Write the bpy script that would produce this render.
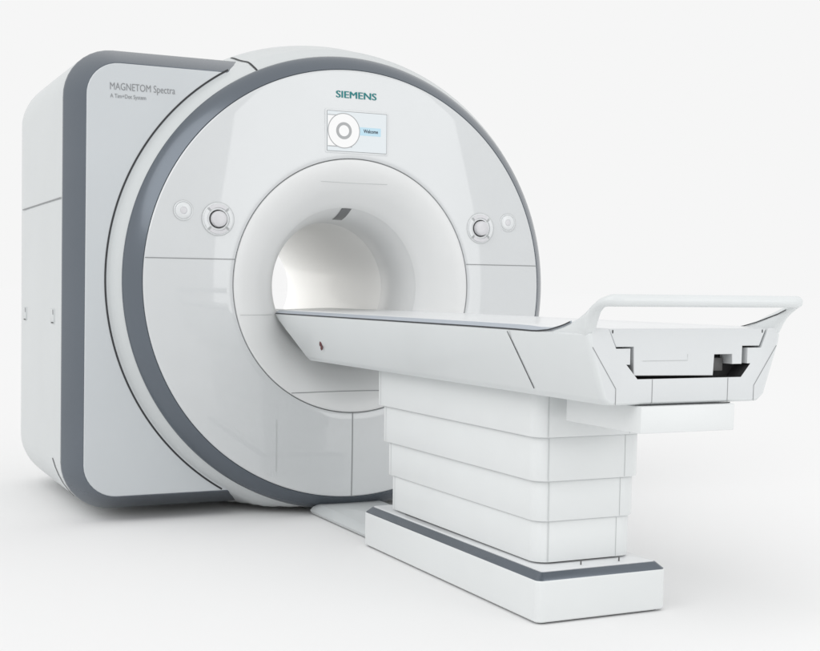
import bpy, bmesh, math
from mathutils import Vector, Matrix

for o in list(bpy.data.objects):
    bpy.data.objects.remove(o)
sc = bpy.context.scene
COL = sc.collection
PI = math.pi

# ------------------------------------------------------------------ materials
def mat(name, col, rough=0.35, coat=0.0, metal=0.0, emit=None, es=1.0, spec=0.5, var=0.015, bump=0.0, coat_rough=0.08, ior=1.5):
    # procedural plastic / paint: slight tonal drift, fine grain in the bump
    m = bpy.data.materials.new(name)
    m.use_nodes = True
    nt = m.node_tree
    b = nt.nodes['Principled BSDF']
    b.inputs['Roughness'].default_value = rough
    b.inputs['Metallic'].default_value = metal
    b.inputs['Coat Weight'].default_value = coat
    b.inputs['Coat Roughness'].default_value = coat_rough
    b.inputs['Coat IOR'].default_value = ior
    b.inputs['Specular IOR Level'].default_value = spec
    tc = nt.nodes.new('ShaderNodeTexCoord')
    n = nt.nodes.new('ShaderNodeTexNoise')
    n.inputs['Scale'].default_value = 3.0
    n.inputs['Detail'].default_value = 5.0
    nt.links.new(tc.outputs['Object'], n.inputs['Vector'])
    r = nt.nodes.new('ShaderNodeValToRGB')
    r.color_ramp.elements[0].position = .3
    r.color_ramp.elements[1].position = .7
    r.color_ramp.elements[0].color = (*[c * (1 - var) for c in col], 1)
    r.color_ramp.elements[1].color = (*[min(1, c * (1 + var)) for c in col], 1)
    nt.links.new(n.outputs['Fac'], r.inputs['Fac'])
    nt.links.new(r.outputs['Color'], b.inputs['Base Color'])
    if bump:
        n2 = nt.nodes.new('ShaderNodeTexNoise')
        n2.inputs['Scale'].default_value = 500.0
        nt.links.new(tc.outputs['Object'], n2.inputs['Vector'])
        bp = nt.nodes.new('ShaderNodeBump')
        bp.inputs['Strength'].default_value = bump
        bp.inputs['Distance'].default_value = .0006
        nt.links.new(n2.outputs['Fac'], bp.inputs['Height'])
        nt.links.new(bp.outputs['Normal'], b.inputs['Normal'])
    if emit:
        b.inputs['Emission Color'].default_value = (*emit, 1)
        b.inputs['Emission Strength'].default_value = es
    return m

M_front = mat('gloss_cover', (.60, .62, .63), .32, 1.0, coat_rough=.03, ior=1.62)
M_fun = mat('funnel_white', (.72, .73, .73), .4, .2)
M_end = mat('end_white', (.63, .65, .66), .4, .1, bump=.1)
M_cab = mat('cabinet_panel', (.56, .59, .61), .36, .3)
M_shell = mat('shell_white', (.585, .61, .615), .42, .15, bump=.15)
M_body = mat('table_white', (.66, .685, .69), .40, .2, bump=.1)
M_lift = mat('lift_white', (.72, .74, .742), .45, .1, bump=.1)
M_bore = mat('bore_white', (.90, .90, .885), .45, .1)
M_trim = mat('slate_trim', (.118, .138, .163), .25, .3, .55, var=.03)
M_lip = mat('pale_slate', (.38, .42, .47), .4, .1)
M_top = mat('tabletop_white', (.74, .755, .765), .35, .2)
M_gap = mat('gap_dark', (.035, .037, .04), .7)
M_gap2 = mat('gap_soft', (.27, .28, .285), .7)
M_gap3 = mat('gap_pale', (.50, .52, .52), .7)
M_hole = mat('recess_shade', (.03, .03, .032), .7)  # near-black paint for the shade inside the docking cut-out
M_recess = mat('recess_grey', (.12, .12, .12), .6)
M_teal = mat('teal_ink', (.0, .19, .2), .5)
M_ink = mat('grey_ink', (.24, .25, .26), .5)
M_glass = mat('tinted_window', (.17, .175, .18), .25, .3)
M_knob = mat('knob_grey', (.62, .62, .64), .3, .3)
M_btn = mat('button_white', (.70, .72, .73), .25, .3)
M_scr = mat('screen_face', (.3, .32, .33), .2, .0, emit=(.80, .85, .88), es=.50, var=0)
M_scrw = mat('screen_white', (.3, .3, .3), .25, 0, emit=(1, 1, 1), es=.56, var=0)
M_scrg = mat('screen_grey', (.2, .2, .2), .25, 0, emit=(.62, .66, .69), es=.26, var=0)
M_scrb = mat('screen_blue', (.2, .3, .35), .25, 0, emit=(.55, .76, .88), es=.50, var=0)
M_scrk = mat('screen_ink', (.02, .03, .05), .4, var=0)
M_red = mat('lamp_red', (.09, .012, .015), .3, .3)
M_floor = mat('studio_floor', (.84, .84, .84), .9, spec=.0, var=0)

# ------------------------------------------------------------------ helpers
def tag(o, label=None, cat=None, kind=None):
    if label: o['label'] = label
    if cat: o['category'] = cat
    if kind: o['kind'] = kind
    return o

def obj(name, bm, mats, parent=None, angle=35, smooth=True, recalc=True):
    if recalc:
        bmesh.ops.recalc_face_normals(bm, faces=bm.faces)
    me = bpy.data.meshes.new(name)
    bm.to_mesh(me); bm.free()
    if not isinstance(mats, (list, tuple)): mats = [mats]
    for m in mats: me.materials.append(m)
    if smooth:
        me.polygons.foreach_set('use_smooth', [True] * len(me.polygons))
        me.set_sharp_from_angle(angle=math.radians(angle))
    o = bpy.data.objects.new(name, me)
    COL.objects.link(o)
    if parent:
        o.parent = parent
        o.matrix_parent_inverse = parent_world(parent).inverted()
    return o

def parent_world(p):
    w = Matrix.Translation(p.location)
    q = p
    while q.parent:
        w = parent_world(q.parent) @ q.matrix_parent_inverse @ Matrix.Translation(q.location)
        break
    return w

def empty(name, loc, label, cat):
    o = bpy.data.objects.new(name, None)
    o.location = loc
    o.empty_display_size = .1
    COL.objects.link(o)
    return tag(o, label, cat)

def skin(bm, rings, closed=True, mi=0, cap0=False, cap1=False):
    """rings: lists of points; quads between consecutive rings"""
    vs = [[bm.verts.new(p) for p in r] for r in rings]
    n = len(vs[0])
    for a, b in zip(vs[:-1], vs[1:]):
        for i in range(n if closed else n - 1):
            j = (i + 1) % n
            try:
                f = bm.faces.new((a[i], a[j], b[j], b[i])); f.material_index = mi
            except ValueError:
                pass
    for c, r in ((cap0, vs[0]), (cap1, vs[-1])):
        if c:
            f = bm.faces.new(r); f.material_index = mi
    return vs

ZC = 1.0313
def lathe(bm, prof, n=160, mi=0, zmin=None, a0=0, a1=2 * PI):
    """prof: (radius, y) about the axis x=0, z=ZC"""
    full = abs(a1 - a0 - 2 * PI) < 1e-6
    rings = []
    for r, y in prof:
        ring = []
        for k in range(n + (0 if full else 1)):
            a = a0 + (a1 - a0) * k / n
            z = ZC + r * math.sin(a)
            if zmin is not None: z = max(z, zmin)
            ring.append((r * math.cos(a), y, z))
        rings.append(ring)
    skin(bm, rings, closed=full, mi=mi)

def prism(bm, pts, axis, c0, c1, mi=0, bev=0, seg=2):
    """polygon in the two remaining axes, extruded along axis from c0 to c1"""
    def P(a, b, c):
        return {'x': (c, a, b), 'y': (a, c, b), 'z': (a, b, c)}[axis]
    v0 = [bm.verts.new(P(a, b, c0)) for a, b in pts]
    v1 = [bm.verts.new(P(a, b, c1)) for a, b in pts]
    fs = [bm.faces.new(v0), bm.faces.new(v1)]
    n = len(pts)
    for i in range(n):
        j = (i + 1) % n
        fs.append(bm.faces.new((v0[i], v0[j], v1[j], v1[i])))
    for f in fs: f.material_index = mi
    if bev:
        es = set(e for f in fs[:2] for e in f.edges)
        bmesh.ops.recalc_face_normals(bm, faces=fs)
        bmesh.ops.bevel(bm, geom=list(es), offset=bev, segments=seg, affect='EDGES', profile=.5, clamp_overlap=True)
    return fs

def box(bm, x0, x1, y0, y1, z0, z1, mi=0, bev=0, seg=2):
    vs = [bm.verts.new((x, y, z)) for x in (x0, x1) for y in (y0, y1) for z in (z0, z1)]
    fs = [bm.faces.new([vs[i] for i in q]) for q in ((0, 1, 3, 2), (4, 6, 7, 5), (0, 4, 5, 1), (2, 3, 7, 6), (0, 2, 6, 4), (1, 5, 7, 3))]
    for f in fs: f.material_index = mi
    if bev:
        bmesh.ops.recalc_face_normals(bm, faces=fs)
        es = set(e for f in fs for e in f.edges)
        bmesh.ops.bevel(bm, geom=list(es), offset=bev, segments=seg, affect='EDGES', profile=.5)

def rrect(x0, x1, y0, y1, r, n=6):
    out = []
    rs = r if isinstance(r, (list, tuple)) else [r] * 4
    for (cx, cy, a, q) in ((x1 - rs[0], y1 - rs[0], 0, rs[0]), (x0 + rs[1], y1 - rs[1], 90, rs[1]), (x0 + rs[2], y0 + rs[2], 180, rs[2]), (x1 - rs[3], y0 + rs[3], 270, rs[3])):
        for k in range(n + 1):
            t = math.radians(a + 90 * k / n)
            out.append((cx + q * math.cos(t), cy + q * math.sin(t)))
    return out

def ribbon(bm, pts, side, w, mi=0):
    """flat strip following pts, width w along the local cross direction given by side(p, tangent)"""
    prev = None
    for i, p in enumerate(pts):
        p = Vector(p)
        t = (Vector(pts[min(i + 1, len(pts) - 1)]) - Vector(pts[max(i - 1, 0)])).normalized()
        s = side(p, t).normalized() * w / 2
        a, b = bm.verts.new(p - s), bm.verts.new(p + s)
        if prev:
            f = bm.faces.new((prev[0], prev[1], b, a)); f.material_index = mi
        prev = (a, b)

def seam(bm, pts, normal, w=.003, mi=1, off=.0006):
    nrm = Vector(normal).normalized()
    ribbon(bm, [Vector(p) + nrm * off for p in pts], lambda p, t: nrm.cross(t), w, mi)

def text_mesh(txt, x0, x1, z0, z1, y, thick=.0, bold=0.0, shear=0.0):
    """lettering in the x-z plane facing -y, fitted to a rectangle"""
    cu = bpy.data.curves.new('lettering', 'FONT')
    cu.body = txt; cu.offset = bold; cu.resolution_u = 4
    cu.extrude = .01
    o = bpy.data.objects.new('lettering', cu)
    COL.objects.link(o)
    dg = bpy.context.evaluated_depsgraph_get()
    me = bpy.data.meshes.new_from_object(o.evaluated_get(dg))
    bpy.data.objects.remove(o)
    xs = [v.co.x for v in me.vertices]; ys = [v.co.y for v in me.vertices]
    bm = bmesh.new(); bm.from_mesh(me)
    bpy.data.meshes.remove(me)
    ax, bx, ay, by = min(xs), max(xs), min(ys), max(ys)
    for v in bm.verts:
        u = (v.co.x - ax) / (bx - ax); w = (v.co.y - ay) / (by - ay)
        v.co = Vector((x0 + u * (x1 - x0), y - .0008 - (.0006 if v.co.z > 0 else 0), z0 + w * (z1 - z0)))
    return bm

def arc_xz(bm, cx, cz, r0, r1, y, a0=0, a1=2 * PI, n=40, mi=0, y2=None):
    full = abs(a1 - a0 - 2 * PI) < 1e-6
    if r0 <= 0:
        vs = [bm.verts.new((cx + r1 * math.cos(a0 + (a1 - a0) * k / n), y, cz + r1 * math.sin(a0 + (a1 - a0) * k / n))) for k in range(n)]
        f = bm.faces.new(vs); f.material_index = mi
        return
    rings = [[(cx + r * math.cos(a0 + (a1 - a0) * k / n), yy, cz + r * math.sin(a0 + (a1 - a0) * k / n)) for k in range(n + (0 if full else 1))] for r, yy in ((r0, y), (r1, y2 if y2 is not None else y))]
    skin(bm, rings, closed=full, mi=mi)

def turned(bm, cx, cz, prof, n=40, mi=0):
    """small turned piece about an axis along y through (cx, cz); prof (r, y)"""
    skin(bm, [[(cx + r * math.cos(2 * PI * k / n), y, cz + r * math.sin(2 * PI * k / n)) for k in range(n)] for r, y in prof], mi=mi, cap1=prof[-1][0] > 1e-4 and True)

def interp(tab, t):
    for (a, va), (b, vb) in zip(tab[:-1], tab[1:]):
        if (a - t) * (b - t) <= 0 and a != b:
            return va + (vb - va) * (t - a) / (b - a)
    return tab[0][1] if abs(t - tab[0][0]) < abs(t - tab[-1][0]) else tab[-1][1]

def catmull(pts, n=6):
    out = []
    P = [pts[0]] + list(pts) + [pts[-1]]
    for i in range(1, len(P) - 2):
        p0, p1, p2, p3 = [Vector(q) for q in P[i - 1:i + 3]]
        for k in range(n):
            t = k / n
            out.append(tuple(.5 * ((2 * p1) + (p2 - p0) * t + (2 * p0 - 5 * p1 + 4 * p2 - p3) * t * t + (3 * p1 - p0 - 3 * p2 + p3) * t ** 3)))
    out.append(tuple(pts[-1]))
    return out

# ================================================================== SCANNER
scanner = empty('mri_scanner', (0, .8, 0), 'large white MRI scanner with round slate-rimmed front, open bore and square side cabinet', 'MRI scanner')

# --- round front cover
bm = bmesh.new()
R0, R1 = .5660, .950
dome = lambda r: .010 * ((r - R0) / (R1 - R0)) ** 2 - .001
prof = [(R0, .03), (R0, .004), (R0 + .0012, .0008), (R0 + .004, -.001)]
prof += [(R0 + .004 + (R1 - .012 - R0 - .004) * k / 14, dome(R0 + .004 + (R1 - .012 - R0 - .004) * k / 14)) for k in range(1, 15)]
ye = dome(R1 - .012)
prof += [(R1 - .005, ye + .001), (R1 - .001, ye + .005), (R1, ye + .011), (R1, ye + .03)]
lathe(bm, prof, 200)
def on_disc(x, z): return (x, dome(math.hypot(x, z - ZC)), z)
for s in (-1, 1):
    zz = 1.143
    xs = [s * (.5575 + .0 + (.3865 - .003) * k / 12) for k in range(13)]
    seam(bm, [on_disc(x, zz) for x in xs], (0, -1, 0), .0036, 1, .0012)
def vseam(x, z0, z1, w, mi):
    seam(bm, [on_disc(x, z0 + (z1 - z0) * k / 10) for k in range(11)], (0, -1, 0), w, mi, .0012)
vseam(-.010, ZC - .566, ZC - .946, .0045, 1)
vseam(-.370, .447, .215, .003, 3)
vseam(.370, .447, .215, .003, 3)
front = obj('front_cover', bm, [M_front, M_gap2, M_gap, M_gap3], scanner)

# dark backing of the joints
bm = bmesh.new()
lathe(bm, [(.545, .012), (.58, .012)], 160)
obj('joint_seal', bm, M_gap2, scanner)

# --- slate trim ring
bm = bmesh.new()
lathe(bm, [(.940, .03), (.9515, .016), (.9535, .0145), (.975, .034), (.998, .060), (1.014, .084), (1.0185, .094), (1.018, .100), (1.010, .102)], 200, zmin=.012)
obj('trim_ring', bm, M_trim, scanner)

# --- white sleeve behind the ring and the round magnet cowl
bm = bmesh.new()
sl = [(1.004, .095), (1.012, .100), (1.022, .112), (1.040, .140), (1.061, .176), (1.069, .205), (1.077, .25), (1.090, .31), (1.109, .38), (1.122, .46), (1.127, .7), (1.127, 1.3), (1.12, 1.5), (1.08, 1.64), (1.0, 1.72), (.5, 1.745), (.302, 1.746), (.300, 1.742)]
def sleeve_r(y): return interp([(b, a) for a, b in sl[:13]], y)
lathe(bm, sl, 200, zmin=.028)
A = math.acos(-.428 / 1.06)
pts = []
for k in range(15):
    y = .096 + (.42 - .096) * k / 14
    a = PI - (PI - A) + .045 * (.25 - y) * 0 + 0
    r = sleeve_r(y) + .0028
    ang = A - .06 * (y - .25)
    pts.append(Vector((r * math.cos(ang), y, ZC + r * math.sin(ang))))
def cross_sleeve(p, t):
    rad = Vector((p.x, 0, p.z - ZC)).normalized()
    return rad.cross(t)
ribbon(bm, pts, cross_sleeve, .009, 1)
obj('magnet_cowl', bm, [M_shell, M_gap], scanner)

# --- bore funnel and tunnel
fp = [(.5628, .03), (.5628, .004), (.561, .0005), (.557, -.001), (.54, .000), (.51, .006), (.475, .020), (.44, .042), (.405, .072), (.375, .100), (.357, .122), (.3545, .127), (.352, .132), (.338, .160), (.324, .195), (.313, .235), (.305, .28), (.301, .33), (.300, .40)]
bm = bmesh.new()
lathe(bm, fp[:4] + [tuple(q) for q in catmull([(a, b, 0) for a, b in fp[3:]], 3)] and fp[:3] + [(q[0], q[1]) for q in catmull([(a, b, 0) for a, b in fp[3:]], 3)], 200)
ftab = [(r, y) for r, y in reversed(fp[3:])]
def on_funnel(x, z, off=.0015):
    r = math.hypot(x, z - ZC)
    y = interp(ftab, r)
    y2 = interp(ftab, r - .004)
    n = Vector((-(x) / r * (y2 - y) / .004, -1, -(z - ZC) / r * (y2 - y) / .004)).normalized()
    return Vector((x, y, z)) + n * off
def fseam(z, xa, xb, w, mi, n=24):
    pts = [on_funnel(xa + (xb - xa) * k / n, z) for k in range(n + 1)]
    ribbon(bm, pts, lambda p, t: Vector((0, 0, 1)), w, mi)
fseam(1.493, -.160, .160, .0022, 3)
fseam(.5625, -.302, .302, .0035, 1)
fseam(.905, -.535, -.36, .0022, 3)
fseam(.905, .36, .535, .0022, 3)
funnel = obj('bore_funnel', bm, [M_fun, M_gap2, M_gap, M_gap3], scanner, recalc=True)

bm = bmesh.new()
def fun_pt(r, a, off):
    y = interp(ftab, r); y2 = interp(ftab, r - .004)
    m = (y2 - y) / .004
    n = Vector((-math.cos(a) * m, -1, -math.sin(a) * m)).normalized()
    return Vector((r * math.cos(a), y, ZC + r * math.sin(a))) + n * off
rings = []
for k in range(9):
    r = .356 - (.356 - .311) * k / 8
    w = .024
    am = PI / 2 - (.008) / r
    rings.append([fun_pt(r, am + w / r, .0015), fun_pt(r, am - w / r, .0015)])
skin(bm, rings, closed=False)
obj('light_window', bm, M_glass, funnel)

bm = bmesh.new()
lathe(bm, [(.300, .40), (.300, 1.0), (.300, 1.55), (.300, 1.744)], 160)
obj('patient_tunnel', bm, M_bore, scanner)

# --- square side cabinet
def cab_loop(off, y, rad=.14, n=10):
    """front outline of the cabinet, offset outward; slightly wider at the foot"""
    z0, z1 = .117 - off, 1.953 + off
    r = rad + off
    xr = .0
    left = lambda z: -1.131 - .026 * (1.95 - z) - off
    RA = .985
    pts = []
    aa0 = PI + math.asin(min(.999, (ZC - max(z0, ZC - RA * .985)) / RA)); aa1 = PI - math.asin(min(.999, (min(z1, ZC + RA * .985) - ZC) / RA))
    for k in range(25):
        a = aa0 + (aa1 - aa0) * k / 24
        pts.append((RA * math.cos(a), ZC + RA * math.sin(a)))
    pts[0] = (pts[0][0], z0); pts[-1] = (pts[-1][0], z1)
    for k in range(n + 1):
        t = math.radians(90 + 90 * k / n)
        z = z1 - r + r * math.sin(t)
        pts.append((left(z1 - r) + r + r * math.cos(t), z))
    for k in range(n + 1):
        t = math.radians(180 + 90 * k / n)
        z = z0 + r + r * math.sin(t)
        pts.append((left(z0 + r) + r + r * math.cos(t), z))
    return [(x, y, z) for x, z in pts]
cab = None
bm = bmesh.new()
rings = [cab_loop(.058, .318), cab_loop(.0675, .325), cab_loop(.071, .335), cab_loop(.072, .36), cab_loop(.073, .8), cab_loop(.072, 1.25), cab_loop(.070, 1.40), cab_loop(.062, 1.50), cab_loop(.040, 1.60), cab_loop(.0, 1.68), cab_loop(-.05, 1.72)]
skin(bm, rings, mi=0, cap1=True)
# joint across the side panel
pts = [(-1.131 - .026 * (1.95 - 1.395) - .0735 - .0003, y, 1.395 + (y - .34) * .0) for y in [.334 + 1.05 * k / 10 for k in range(11)]]
seam(bm, pts, (-1, 0, 0), .006, 1, .0015)
# small latches on the side
for y, z in ((.52, .885), (1.30, .88)):
    xx = -1.131 - .026 * (1.95 - z) - .074
    box(bm, xx - .003, xx + .01, y - .045, y + .045, z - .03, z + .035, 0, .002, 1)
    seam(bm, [(xx - .003, y - .03, z + .01), (xx - .003, y - .03, z + .032)], (-1, 0, 0), .022, 1)
    seam(bm, [(xx - .003, y - .04, z - .026), (xx - .003, y + .02, z - .026)], (-1, 0, 0), .005, 2)
lp = [cab_loop(.0745, yy) for yy in (.50, .45, .41, .38, .355, .338)]
kk = 25 + 11                                            # first point of the lower corner
ribbon(bm, [lp[k][kk + k] for k in range(6)], lambda p, t: Vector((0, 1, -.2)), .014, 2)
cabinet = obj('side_cabinet', bm, [M_shell, M_gap2, M_gap], scanner, angle=50)

bm = bmesh.new()
skin(bm, [cab_loop(.060, .322), cab_loop(.069, .322), cab_loop(.0715, .319), cab_loop(.0715, .312), cab_loop(.068, .303), cab_loop(.040, .245), cab_loop(.012, .195), cab_loop(.003, .1815), cab_loop(.0, .1815)])
obj('cabinet_frame', bm, M_trim, cabinet, angle=40)

bm = bmesh.new()
rings = [cab_loop(.002, .190), cab_loop(-.0012, .180), cab_loop(-.004, .178), cab_loop(-.006, .178)]
skin(bm, rings, cap1=True)
lathe(bm, [(1.0665, .1765), (1.0745, .1765)], 200, 1, zmin=.10, a0=math.radians(119.5), a1=math.radians(238))
panel = obj('cabinet_panel', bm, [M_cab, M_gap], cabinet, recalc=True)

bm = text_mesh('MAGNETOM Spectra', -1.037, -.762, 1.832, 1.871, .178, bold=-.004)
obj('model_lettering', bm, M_ink, panel, smooth=False)
bm = text_mesh('A Tim+Dot System', -1.037, -.887, 1.803, 1.825, .178, bold=-.004)
obj('model_lettering', bm, M_ink, panel, smooth=False)

# lettering on the front
bm = bmesh.new()
for k, dx in enumerate((-.0011, 0, .0011)):     # heavy strokes
    t_ = text_mesh('SIEMENS', -.092 + dx, .099 + dx, 1.8575, 1.887, dome(.84) - .0003 * k)
    me_ = bpy.data.meshes.new('strokes'); t_.to_mesh(me_); t_.free(); bm.from_mesh(me_); bpy.data.meshes.remove(me_)
obj('maker_lettering', bm, M_teal, front, smooth=False)

# --- display
yd = dome(.69)
bm = bmesh.new()
prism(bm, rrect(-.146, .154, 1.617, 1.806, .008), 'y', yd - .004, yd + .02, 0, .003)
prism(bm, rrect(-.1385, .1475, 1.6245, 1.799, .003), 'y', yd - .0048, yd + .015, 1)
disp = obj('display', bm, [M_btn, M_gap2], scanner)
bm = bmesh.new()
prism(bm, rrect(-.1365, .1455, 1.6265, 1.797, .002), 'y', yd - .0054, yd + .01, 0)
y1 = yd - .0060
def rect(x0, x1, z0, z1, y, mi):
    f = bm.faces.new([bm.verts.new(q) for q in ((x0, y, z0), (x1, y, z0), (x1, y, z1), (x0, y, z1))]); f.material_index = mi
rect(-.134, -.03, 1.648, 1.778, y1, 1)
rect(-.135, -.09, 1.779, 1.782, y1 - .0003, 2)
rect(-.135, -.02, 1.644, 1.648, y1 - .0003, 2)
rect(.010, .118, 1.6990, 1.7345, y1 - .0001, 3)
rect(.010, .06, 1.675, 1.6985, y1 - .0001, 4)
cx, cz = -.059, 1.7145
arc_xz(bm, cx, cz, 0, .0765, y1 - .0007, mi=2, n=48)
arc_xz(bm, cx, cz, 0, .0725, y1 - .0010, mi=1, n=48)
arc_xz(bm, cx, cz, 0, .037, y1 - .0013, mi=2, n=40)
arc_xz(bm, cx, cz, 0, .024, y1 - .0016, mi=1, n=40)
screen = obj('screen', bm, [M_scr, M_scrw, M_scrg, M_scrb, M_scr], disp, smooth=False)
bm = text_mesh('Welcome', .034, .104, 1.7105, 1.7265, y1 + .0003, bold=.02)
obj('screen_lettering', bm, M_scrk, screen, smooth=False)

# --- control pads
def control(cx, cz):
    y = dome(math.hypot(cx, cz - ZC))
    bm = bmesh.new()
    turned(bm, cx, cz, [(.069, y + .004), (.0685, y - .002), (.0665, y - .0035), (.040, y - .0035), (.038, y + .002)], 48, 0)
    arc_xz(bm, cx, cz, .068, .0715, y - .0012, mi=1, n=48)
    for q in range(4):
        t = math.radians(45 + 90 * q)
        seam(bm, [(cx + .044 * math.cos(t), y - .0035, cz + .044 * math.sin(t)), (cx + .066 * math.cos(t), y - .0035, cz + .066 * math.sin(t))], (0, -1, 0), .006, 1)
    o = obj('control_pad', bm, [M_btn, M_gap3], scanner)
    for k in range(4):
        b2 = bmesh.new()
        a0 = math.radians(45 + 90 * k + 5); a1 = a0 + math.radians(80)
        rr = [(.0475, -.0045), (.049, -.0075), (.062, -.0075), (.0635, -.0045)]
        skin(b2, [[(cx + r * math.cos(a0 + (a1 - a0) * j / 12), y + dy, cz + r * math.sin(a0 + (a1 - a0) * j / 12)) for j in range(13)] for r, dy in rr], closed=False)
        obj('pad_key', b2, M_knob if k % 2 == 0 else M_btn, o)
    b2 = bmesh.new()
    turned(b2, cx, cz, [(.0385, y - .0042), (.036, y - .0044), (.034, y - .001)], 40, 1)
    turned(b2, cx, cz, [(.034, y - .001), (.0335, y - .020), (.031, y - .025), (.024, y - .0275), (.012, y - .028)], 40, 0)
    obj('control_knob', b2, [M_knob, M_gap], o)
def button(cx, cz):
    y = dome(math.hypot(cx, cz - ZC))
    bm = bmesh.new()
    turned(bm, cx, cz, [(.0415, y + .003), (.0412, y - .0015), (.0395, y - .003), (.0385, y - .003), (.0355, y - .0008), (.033, y - .0035), (.029, y - .0055), (.016, y - .006), (.0145, y - .0045)], 48, 0)
    arc_xz(bm, cx, cz, .0405, .0435, y - .0012, mi=1, n=48)
    arc_xz(bm, cx, cz, .0325, .0350, y - .0024, mi=1, n=48)
    o = obj('call_button', bm, [M_btn, M_gap3], scanner)
    b2 = bmesh.new()
    turned(b2, cx, cz, [(.0145, y - .0043), (.012, y - .0065), (.006, y - .007)], 30, 0)
    obj('button_cap', b2, M_knob, o)
for cx, cz in ((-.629, 1.311), (.629, 1.311)): control(cx, cz)
for cx, cz in ((-.777, 1.342), (.777, 1.342)): button(cx, cz)

# ================================================================== TABLE
table = empty('patient_table', (0, -1.35, 0), 'white patient table on a stacked lift column, reaching into the scanner bore, with loop handle', 'patient table')
BW, BY0, BY1, BH = .242, -.683, -2.061, .1375
CH, CI = .022, .0245

# --- base
bm = bmesh.new()
def ring(x, y0, y1, r, z): return [(a, b, z) for a, b in rrect(-x, x, y1, y0, r, 6)]
skin(bm, [ring(BW - .006, BY0 - .006, BY1 + .006, .02, .006), ring(BW - .001, BY0 - .001, BY1 + .001, .024, .010), ring(BW, BY0, BY1, .025, .016), ring(BW, BY0, BY1, .025, BH - .004), ring(BW - .003, BY0 - .003, BY1 + .003, .022, BH)], cap0=True, cap1=True)
base = obj('base', bm, M_lift, table)
bm = bmesh.new()
skin(bm, [ring(BW - .0032, BY0 - .0032, BY1 + .0032, .020, BH - .002), ring(BW - .004, BY0 - .004, BY1 + .004, .020, BH + .002), ring(BW - CI - .002, BY0 - CI, BY1 + CI, .012, BH + CH), ring(BW - CI - .004, BY0 - CI - .003, BY1 + CI + .003, .01, BH + CH)], cap1=True)
obj('base_trim', bm, M_trim, base)
H2 = BH + CH
bm = bmesh.new()
xx = BW - CI - .006
skin(bm, [ring(xx, BY0 - CI - .005, BY1 + CI + .005, .01, H2 - .003), ring(xx, BY0 - CI - .005, BY1 + CI + .005, .01, H2 + .0015), ring(xx - .002, BY0 - CI - .007, BY1 + CI + .007, .01, H2 + .003)], cap1=True)
plate = obj('base_plate', bm, M_top, base)
for x in (-.046, .098):
    b2 = bmesh.new()
    bmesh.ops.create_cone(b2, cap_ends=True, segments=12, radius1=.0024, radius2=.0024, depth=.014, matrix=Matrix.Translation((x, BY1 + .066, H2 + .009)))
    obj('guide_pin', b2, M_recess, plate)
# feet gap under base
bm = bmesh.new()
skin(bm, [ring(BW - .02, BY0 - .02, BY1 + .02, .015, .0), ring(BW - .02, BY0 - .02, BY1 + .02, .015, .008)], cap0=True, cap1=True)
obj('base_foot', bm, M_gap, base)

# --- telescopic lift covers, bottom to top
tiers = [(.1825, -1.952, -.822, .168, .300), (.1885, -1.960, -.797, .301, .429), (.1975, -1.970, -.767, .430, .569), (.2065, -1.980, -.735, .570, .712)]
for i, (w, yn, yf, z0, z1) in enumerate(tiers):
    bm = bmesh.new()
    def rg(d, z): return [(a, b, z) for a, b in rrect(-w + d, w - d, yn + d, yf - d, [.02, .02, .055 - d, .05 - d], 8)]
    skin(bm, [rg(.012, z0 + .004), rg(.004, z0), rg(.001, z0 + .001), rg(0, z0 + .004), rg(0, z1 - .003), rg(.002, z1)], cap0=True, cap1=True)
    for x in (-w + .040, w - .070):
        seam(bm, [(x, yn, z0 + .003), (x, yn, z1 - .002)], (0, -1, 0), .0022, 1)
    for s in (-1, 1):
        seam(bm, [(s * w, yf - .035, z0 + .003), (s * w, yf - .035, z1 - .002)], (s, 0, 0), .0024, 1)
    obj('lift_cover', bm, [M_lift, M_gap3], table)
bm = bmesh.new()
skin(bm, [[(a, b, z) for a, b in rrect(-.15, .15, -1.935, -.85, .04)] for z in (H2 + .002, .70)], cap1=True)
obj('lift_core', bm, M_recess, table)

# --- long body of the table
W, ZT, ZB, WB = .3336, .9115, .712, .268
YN = -2.376
def body_ring(y, d=0, zt=ZT, zb=ZB):
    """cross-section in x-z; d shrinks it"""
    pts = []
    w, wb = W - d, WB - d
    half = [(w - .004, zt), (w, zt - .006), (w - .004, zt - .03), (wb + .010 + (w - wb - .01) * .06, zb + .022), (wb + .004, zb + .012), (wb - .01, zb + .001 + d), (wb - .03, zb + d)]
    for x, z in half: pts.append((x, y, z))
    for x, z in reversed(half): pts.append((-x, y, z))
    return pts
bm = bmesh.new()
# front end is cut on a slant: upper edge reaches further into the bore
def slant(ring_, y0):
    out = []
    for x, y, z in ring_:
        t = max(0, min(1, (z - .735) / (ZT - .735)))
        yy = y0 + (-.115) * (1 - t) + .138 * t * 1.0
        out.append((x, yy, z))
    return out
r0 = slant(body_ring(0, .008), -.0)
r1 = slant(body_ring(0), -.012)
rings = [r0, r1]
for y in (-.35, -.8, -1.3, -1.8, -2.1, -2.3, YN): rings.append(body_ring(y))
skin(bm, rings, cap0=True)
def side_pt(s, y, z, off=.001):
    t = (z - (ZB + .022)) / (ZT - .03 - ZB - .022)
    x = (WB + .010 + (W - WB - .01) * .06) * (1 - t) + (W - .004) * t
    return Vector((s * (x + off), y, z))
for s in (-1, 1):
    pts = [side_pt(s, -2.014 - .072 * k / 8, .903 - (.903 - .735) * k / 8, .0022) for k in range(9)]
    nrm = Vector((s * 1, 0, -.3)).normalized()
    ribbon(bm, pts, lambda p, t: nrm.cross(t), .0045, 1)
body = obj('table_body', bm, [M_body, M_gap, M_gap3], table, angle=30)

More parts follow.
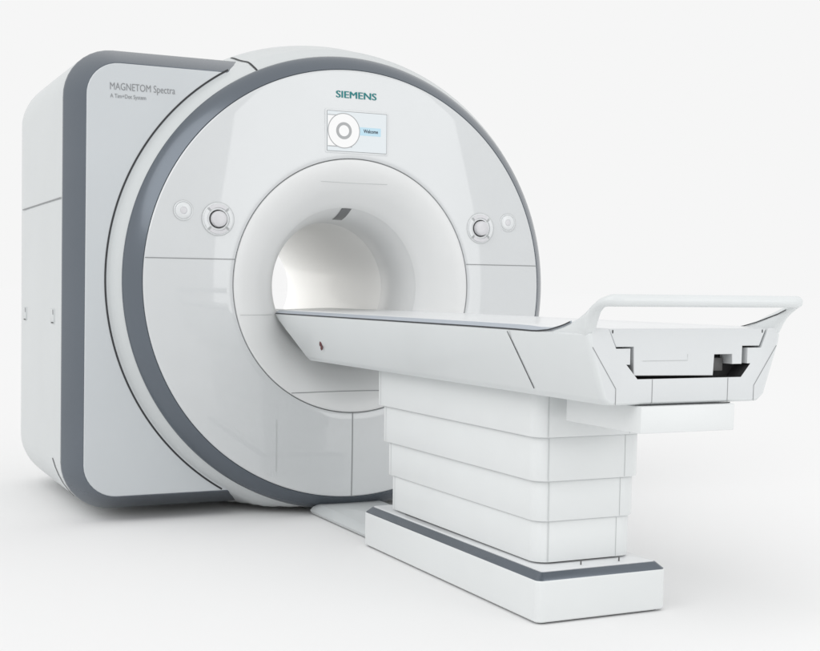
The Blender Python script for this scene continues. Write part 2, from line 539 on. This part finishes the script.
# indicator on the side
bm = bmesh.new()
p = side_pt(-1, -.36, .795)
bmesh.ops.create_uvsphere(bm, u_segments=16, v_segments=10, radius=1, matrix=Matrix.Translation(p) @ Matrix.Diagonal((.004, .012, .012, 1)))
bmesh.ops.create_uvsphere(bm, u_segments=16, v_segments=10, radius=1, matrix=Matrix.Translation(p + Vector((0, -.012, -.016))) @ Matrix.Diagonal((.004, .010, .011, 1)))
obj('indicator_lamp', bm, M_red, body)

# --- slate lip along both upper edges, following the rise to the handle
crest = [(.12, .9115), (-1.0, .9115), (-1.8, .9115), (-2.05, .9105), (-2.17, .909), (-2.25, .915), (-2.32, .929), (-2.38, .946), (-2.44, .970), (-2.49, .992), (-2.53, 1.008)]
def ztop(y): return interp(crest, y)
for s in (-1, 1):
    bm = bmesh.new()
    rings = []
    ys = [.12 - .1 * k for k in range(22)] + [-2.05, -2.09, -2.12, -2.15, -2.18, -2.21, -2.24, -2.27, -2.30, -2.33, -2.36]
    ys = sorted(set(ys), reverse=True)
    for y in ys:
        z = ztop(y)
        k = max(0, min(1, (y + 2.34) / .24)); k = k * k * (3 - 2 * k)
        rings.append([(s * (W - .006), y, z - .004), (s * (W - .0005), y, z + .0005), (s * (W - .0005), y, z + .002), (s * (W - .004 - .012 * k), y, z + .003 + .0095 * k), (s * (W - .005 - .015 * k), y, z + .003 + .0105 * k), (s * (W - .007 - .015 * k), y, z - .004)])
    skin(bm, rings, cap0=True, cap1=True)
    obj('edge_lip', bm, M_lip, table)
    bm = bmesh.new()
    ribbon(bm, [Vector((s * (W + .0003), y, ztop(y) - .0002)) for y in ys], lambda p, t: Vector((0, 0, 1)), .0042)
    inn = [(-2.29, .921), (-2.33, .928), (-2.38, .939), (-2.42, .951), (-2.464, .965), (-2.495, .978)]
    fx = [(-2.20, .3000), (-2.35, .3003), (-2.40, .3015), (-2.45, .3065), (-2.49, .3135), (-2.52, .310)]
    if s > 0: ribbon(bm, [Vector((s * (interp(fx, y) - .0022), y, z)) for y, z in inn], lambda p, t: Vector((0, 0, 1)), .0034)
    obj('edge_joint', bm, M_gap, table)

# --- padded top running into the tunnel
bm = bmesh.new()
def top_ring(y, w, z, dz=0):
    half = [(w, z - .030), (w, z - .010), (w - .006, z - .003), (w - .02, z), (w - .10, z - .004), (0, z - .008)]
    return [(x, y, q - dz) for x, q in half] + [(-x, y, q - dz) for x, q in reversed(half[:-1])]
skin(bm, [top_ring(1.05, .22, .918), top_ring(1.04, .235, .921), top_ring(.9, .258, .924), top_ring(.35, .262, .9255), top_ring(.1, .265, .926), top_ring(-.1, .312, .9265), top_ring(-1, .312, .9265), top_ring(-2.1, .312, .9265), top_ring(-2.4, .308, .9265), top_ring(-2.43, .30, .925, .002)], cap0=True, cap1=True)
obj('tabletop', bm, M_top, table, angle=40)

# --- loop handle: fins growing out of the body sides and the bar across
path = [(-.3165, -2.06), (-.3165, -2.20), (-.3165, -2.28), (-.3168, -2.35), (-.318, -2.40), (-.323, -2.45), (-.330, -2.49), (-.325, -2.522), (-.302, -2.541), (-.25, -2.546), (-.12, -2.548), (0, -2.549)]
path = path + [(-x, y) for x, y in reversed(path[:-1])]
path = [(q[0], q[1]) for q in catmull([(a, b, 0) for a, b in path], 4)]
bm = bmesh.new()
rings = []
half_w = .0165
for i, (x, y) in enumerate(path):
    a = Vector(path[max(0, i - 1)]); b = Vector(path[min(len(path) - 1, i + 1)])
    t = (b - a).normalized(); n = Vector((t.y, -t.x))
    if y > -2.50:
        zt = ztop(y) + .0015
    else:
        zt = 1.0 + (1.018 - 1.0) * min(1, (-y - 2.50) / .035)
    if y > -2.435: zb = .885
    elif y > -2.455:
        zb = .885 + .041 * (-y - 2.435) / .020
    elif y > -2.53:
        u = (-y - 2.455) / .075; zb = .926 + (.985 - .926) * (u * (2 - u))
    else: zb = .985
    lean = .0
    hw = half_w
    sec = []
    hh = (zt - zb) / 2; zm = (zt + zb) / 2
    rr = min(.0155, hh * .98)
    for cx, cz, a0 in ((hw - rr, zt - rr, 0), (-hw + rr, zt - rr, 90), (-hw + rr, zb + rr, 180), (hw - rr, zb + rr, 270)):
        for k in range(5):
            th = math.radians(a0 + 90 * k / 4)
            u, z = cx + rr * math.cos(th), cz + rr * math.sin(th)
            qx = x + n.x * u
            if y > -2.46 and z < ZT: qx -= math.copysign((ZT - z) * .32 + .0012, qx)
            sec.append((qx, y + n.y * u, z))
    rings.append(sec)
skin(bm, rings, cap0=True, cap1=True)
obj('loop_handle', bm, M_body, table, angle=60)

# --- end plate with docking cut-out (open to the top)
ZTOP = .9245
XS = WB + .010 + (W - WB - .01) * .06
def outline(d):
    L = [(-.3215 - .001, ZTOP), (-.3225, ZT + .0005), (-W + .0045, ZT), (-W, ZT - .006), (-W + .004, ZT - .03), (-XS, ZB + .022), (-WB - .004, ZB + .012), (-WB + .01, ZB + .001), (-WB + .03, ZB)]
    if d:
        q = d
        L = [(-.3225 + q * .5, ZTOP), (-.3225 + q * .5, ZT + .0005), (-W + .0045 + q * .8, ZT), (-W + q, ZT - .006), (-W + .004 + q, ZT - .03), (-XS + q * .95, ZB + .022 + q * .1), (-WB - .004 + q * .95, ZB + .012 + q * .4), (-WB + .01 + q * .5, ZB + .001 + q * .75), (-WB + .03 + q * .2, ZB + q * .75)]
    return L + [(-a, b) for a, b in reversed(L)]
inner = [(.285, ZTOP), (.261, .868), (.212, .868), (.212, .823), (.224, .823), (.191, .784), (-.168, .784), (-.206, .825), (-.194, .825), (-.194, .869), (-.241, .869), (-.267, ZTOP)]
bm = bmesh.new()
rr_ = skin(bm, [[(a, y, b) for a, b in outline(d)] for d, y in ((0, YN), (0, -2.436), (.0012, -2.442), (.0045, -2.4482), (.009, -2.4512), (.0135, -2.452))], closed=False, mi=4)
vi = [bm.verts.new((a, -2.452, b)) for a, b in inner]
vb = [bm.verts.new((a, YN, b)) for a, b in inner]
bm.faces.new(rr_[-1] + vi)
for k in range(len(inner) - 1):
    f = bm.faces.new((vi[k], vi[k + 1], vb[k + 1], vb[k]))
    if 3 <= k <= 7 : f.material_index = 3  # lower walls of the cut-out get the painted shade
bm.faces.new(rr_[0] + vb)
bm.faces.new([r_[0] for r_ in rr_] + [vi[-1], vb[-1]])
bm.faces.new([r_[-1] for r_ in rr_] + [vi[0], vb[0]])
Ny = (0, -1, 0)
for s in (-1, 1):
    seam(bm, [(s * .317, -2.452, .874), (s * .239, -2.452, .759), (s * .239, -2.452, .714)], Ny, .0022, 1)
for x in (-.118, .1445):
    seam(bm, [(x, -2.452, .783), (x, -2.452, .7105)], Ny, .002, 1)
seam(bm, [(-.155, -2.452, .7115), (.155, -2.452, .7115)], Ny, .003, 2)
endp = obj('end_plate', bm, [M_end, M_gap2, M_gap, M_hole, M_body], table, angle=30)
bm = bmesh.new()
prism(bm, [(-.21, .775), (.215, .775), (.285, .87), (.285, .912), (-.275, .912), (-.275, .87)], 'y', -2.386, -2.380)
obj('recess_back', bm, M_hole, endp)  # dark sheet painted as the shaded depth of the recess
# docking insert
I = [(-.2625, ZTOP - .002), (-.2385, .8735), (-.180, .8735), (-.178, .794), (.094, .790), (.097, .850), (.160, .850), (.162, .8215), (.196, .8215), (.196, .8735), (.2575, .8735), (.2795, ZTOP - .002)]
bm = bmesh.new()
prism(bm, I, 'y', -2.448, -2.390, 0, .0012, 1)
seam(bm, [(-.150, -2.448, .834), (.003, -2.448, .834), (.003, -2.448, .852)], Ny, .0016, 1)
for x in (-.251, .2665):
    seam(bm, [(x, -2.448, .920), (x, -2.448, .911)], Ny, .004, 2)
obj('docking_insert', bm, [M_end, M_gap3, M_gap], table, angle=30)
bm = bmesh.new()
box(bm, .118, .156, -2.412, -2.388, .800, .838, 0, .002)
obj('docking_catch', bm, M_recess, table)

# --- carriage below the body
bm = bmesh.new()
box(bm, -.1625, .1625, -2.466, -2.075, .633, .7085, 0, .003)
obj('drive_box', bm, M_lift, table)
# thin tie plate from table base to scanner
bm = bmesh.new()
skin(bm, [[(a, b, z) for a, b in rrect(-w, w, -.70, .07, .01)] for w, z in ((.176, .004), (.184, .010), (.190, .022), (.176, .036), (.150, .046), (.145, .047))], cap0=True, cap1=True)
obj('docking_plate', bm, M_shell, table)

# ================================================================== SETTING
bm = bmesh.new()
bmesh.ops.create_circle(bm, cap_ends=True, segments=96, radius=400)
fl = obj('floor', bm, M_floor, smooth=False)
tag(fl, kind='structure')

LV = .9216
w = bpy.data.worlds.new('World'); sc.world = w; w.use_nodes = True
bg = w.node_tree.nodes['Background']
bg.inputs['Color'].default_value = (1, 1, 1, 1); bg.inputs['Strength'].default_value = LV

# soft overhead light
sun = bpy.data.lights.new('studio_top_light', 'SUN')
sun.energy = .85; sun.angle = math.radians(50); sun.color = (1, 1, 1)
so = bpy.data.objects.new('studio_top_light', sun); COL.objects.link(so)
so.rotation_euler = Vector((.95, .45, -.95)).to_track_quat('-Z', 'Y').to_euler()

# large softbox beside the camera, giving the broad sheen on the round cover
sb = bpy.data.lights.new('studio_softbox', 'AREA')
sb.shape = 'RECTANGLE'; sb.size = 3.3; sb.size_y = 4.9; sb.energy = 74; sb.color = (1, 1, 1)
sbo = bpy.data.objects.new('studio_softbox', sb); COL.objects.link(sbo)
sbo.location = (2.87, -7.0, 2.5)
sbo.rotation_euler = (PI / 2, 0, PI)
sbo.rotation_euler = Vector((0, 1, 0)).to_track_quat('-Z', 'Y').to_euler()

# added fill lamp, unseen behind the scanner, to brighten the bore
bl = bpy.data.lights.new('bore_fill_light', 'AREA')
bl.shape = 'SQUARE'; bl.size = 1.0; bl.energy = 3.0; bl.color = (1, .985, .95); bl.spread = math.radians(70)
blo = bpy.data.objects.new('bore_fill_light', bl); COL.objects.link(blo)
blo.location = (-.15, 3.6, 1.2)
blo.rotation_euler = (Vector((.05, .9, 1.03)) - Vector(blo.location)).to_track_quat('-Z', 'Y').to_euler()

# ================================================================== CAMERA
cd = bpy.data.cameras.new('camera'); cam = bpy.data.objects.new('camera', cd); COL.objects.link(cam)
yaw, pitch, roll, f, px, py = .4590, -.1093, .0120, 1299.5561, 442.0423, 432.648
fw = Vector((math.sin(yaw) * math.cos(pitch), math.cos(yaw) * math.cos(pitch), math.sin(pitch)))
r = Vector((math.cos(yaw), -math.sin(yaw), 0)); u = r.cross(fw)
r2 = r * math.cos(roll) + u * math.sin(roll); u2 = -r * math.sin(roll) + u * math.cos(roll)
m = Matrix((r2, u2, -fw)).transposed().to_4x4(); m.translation = Vector((-2.24, -5.4297, 1.023))
cam.matrix_world = m
cd.sensor_fit = 'HORIZONTAL'; cd.sensor_width = 36
cd.lens = f / 820 * 36
cd.shift_x = (410 - px) / 820
cd.shift_y = (py - 325.5) / 820
cd.clip_end = 1500; cd.clip_start = .05
sc.camera = cam
sc.view_settings.view_transform = 'Standard'; sc.view_settings.look = 'None'
sc.view_settings.exposure = 0; sc.view_settings.gamma = 1
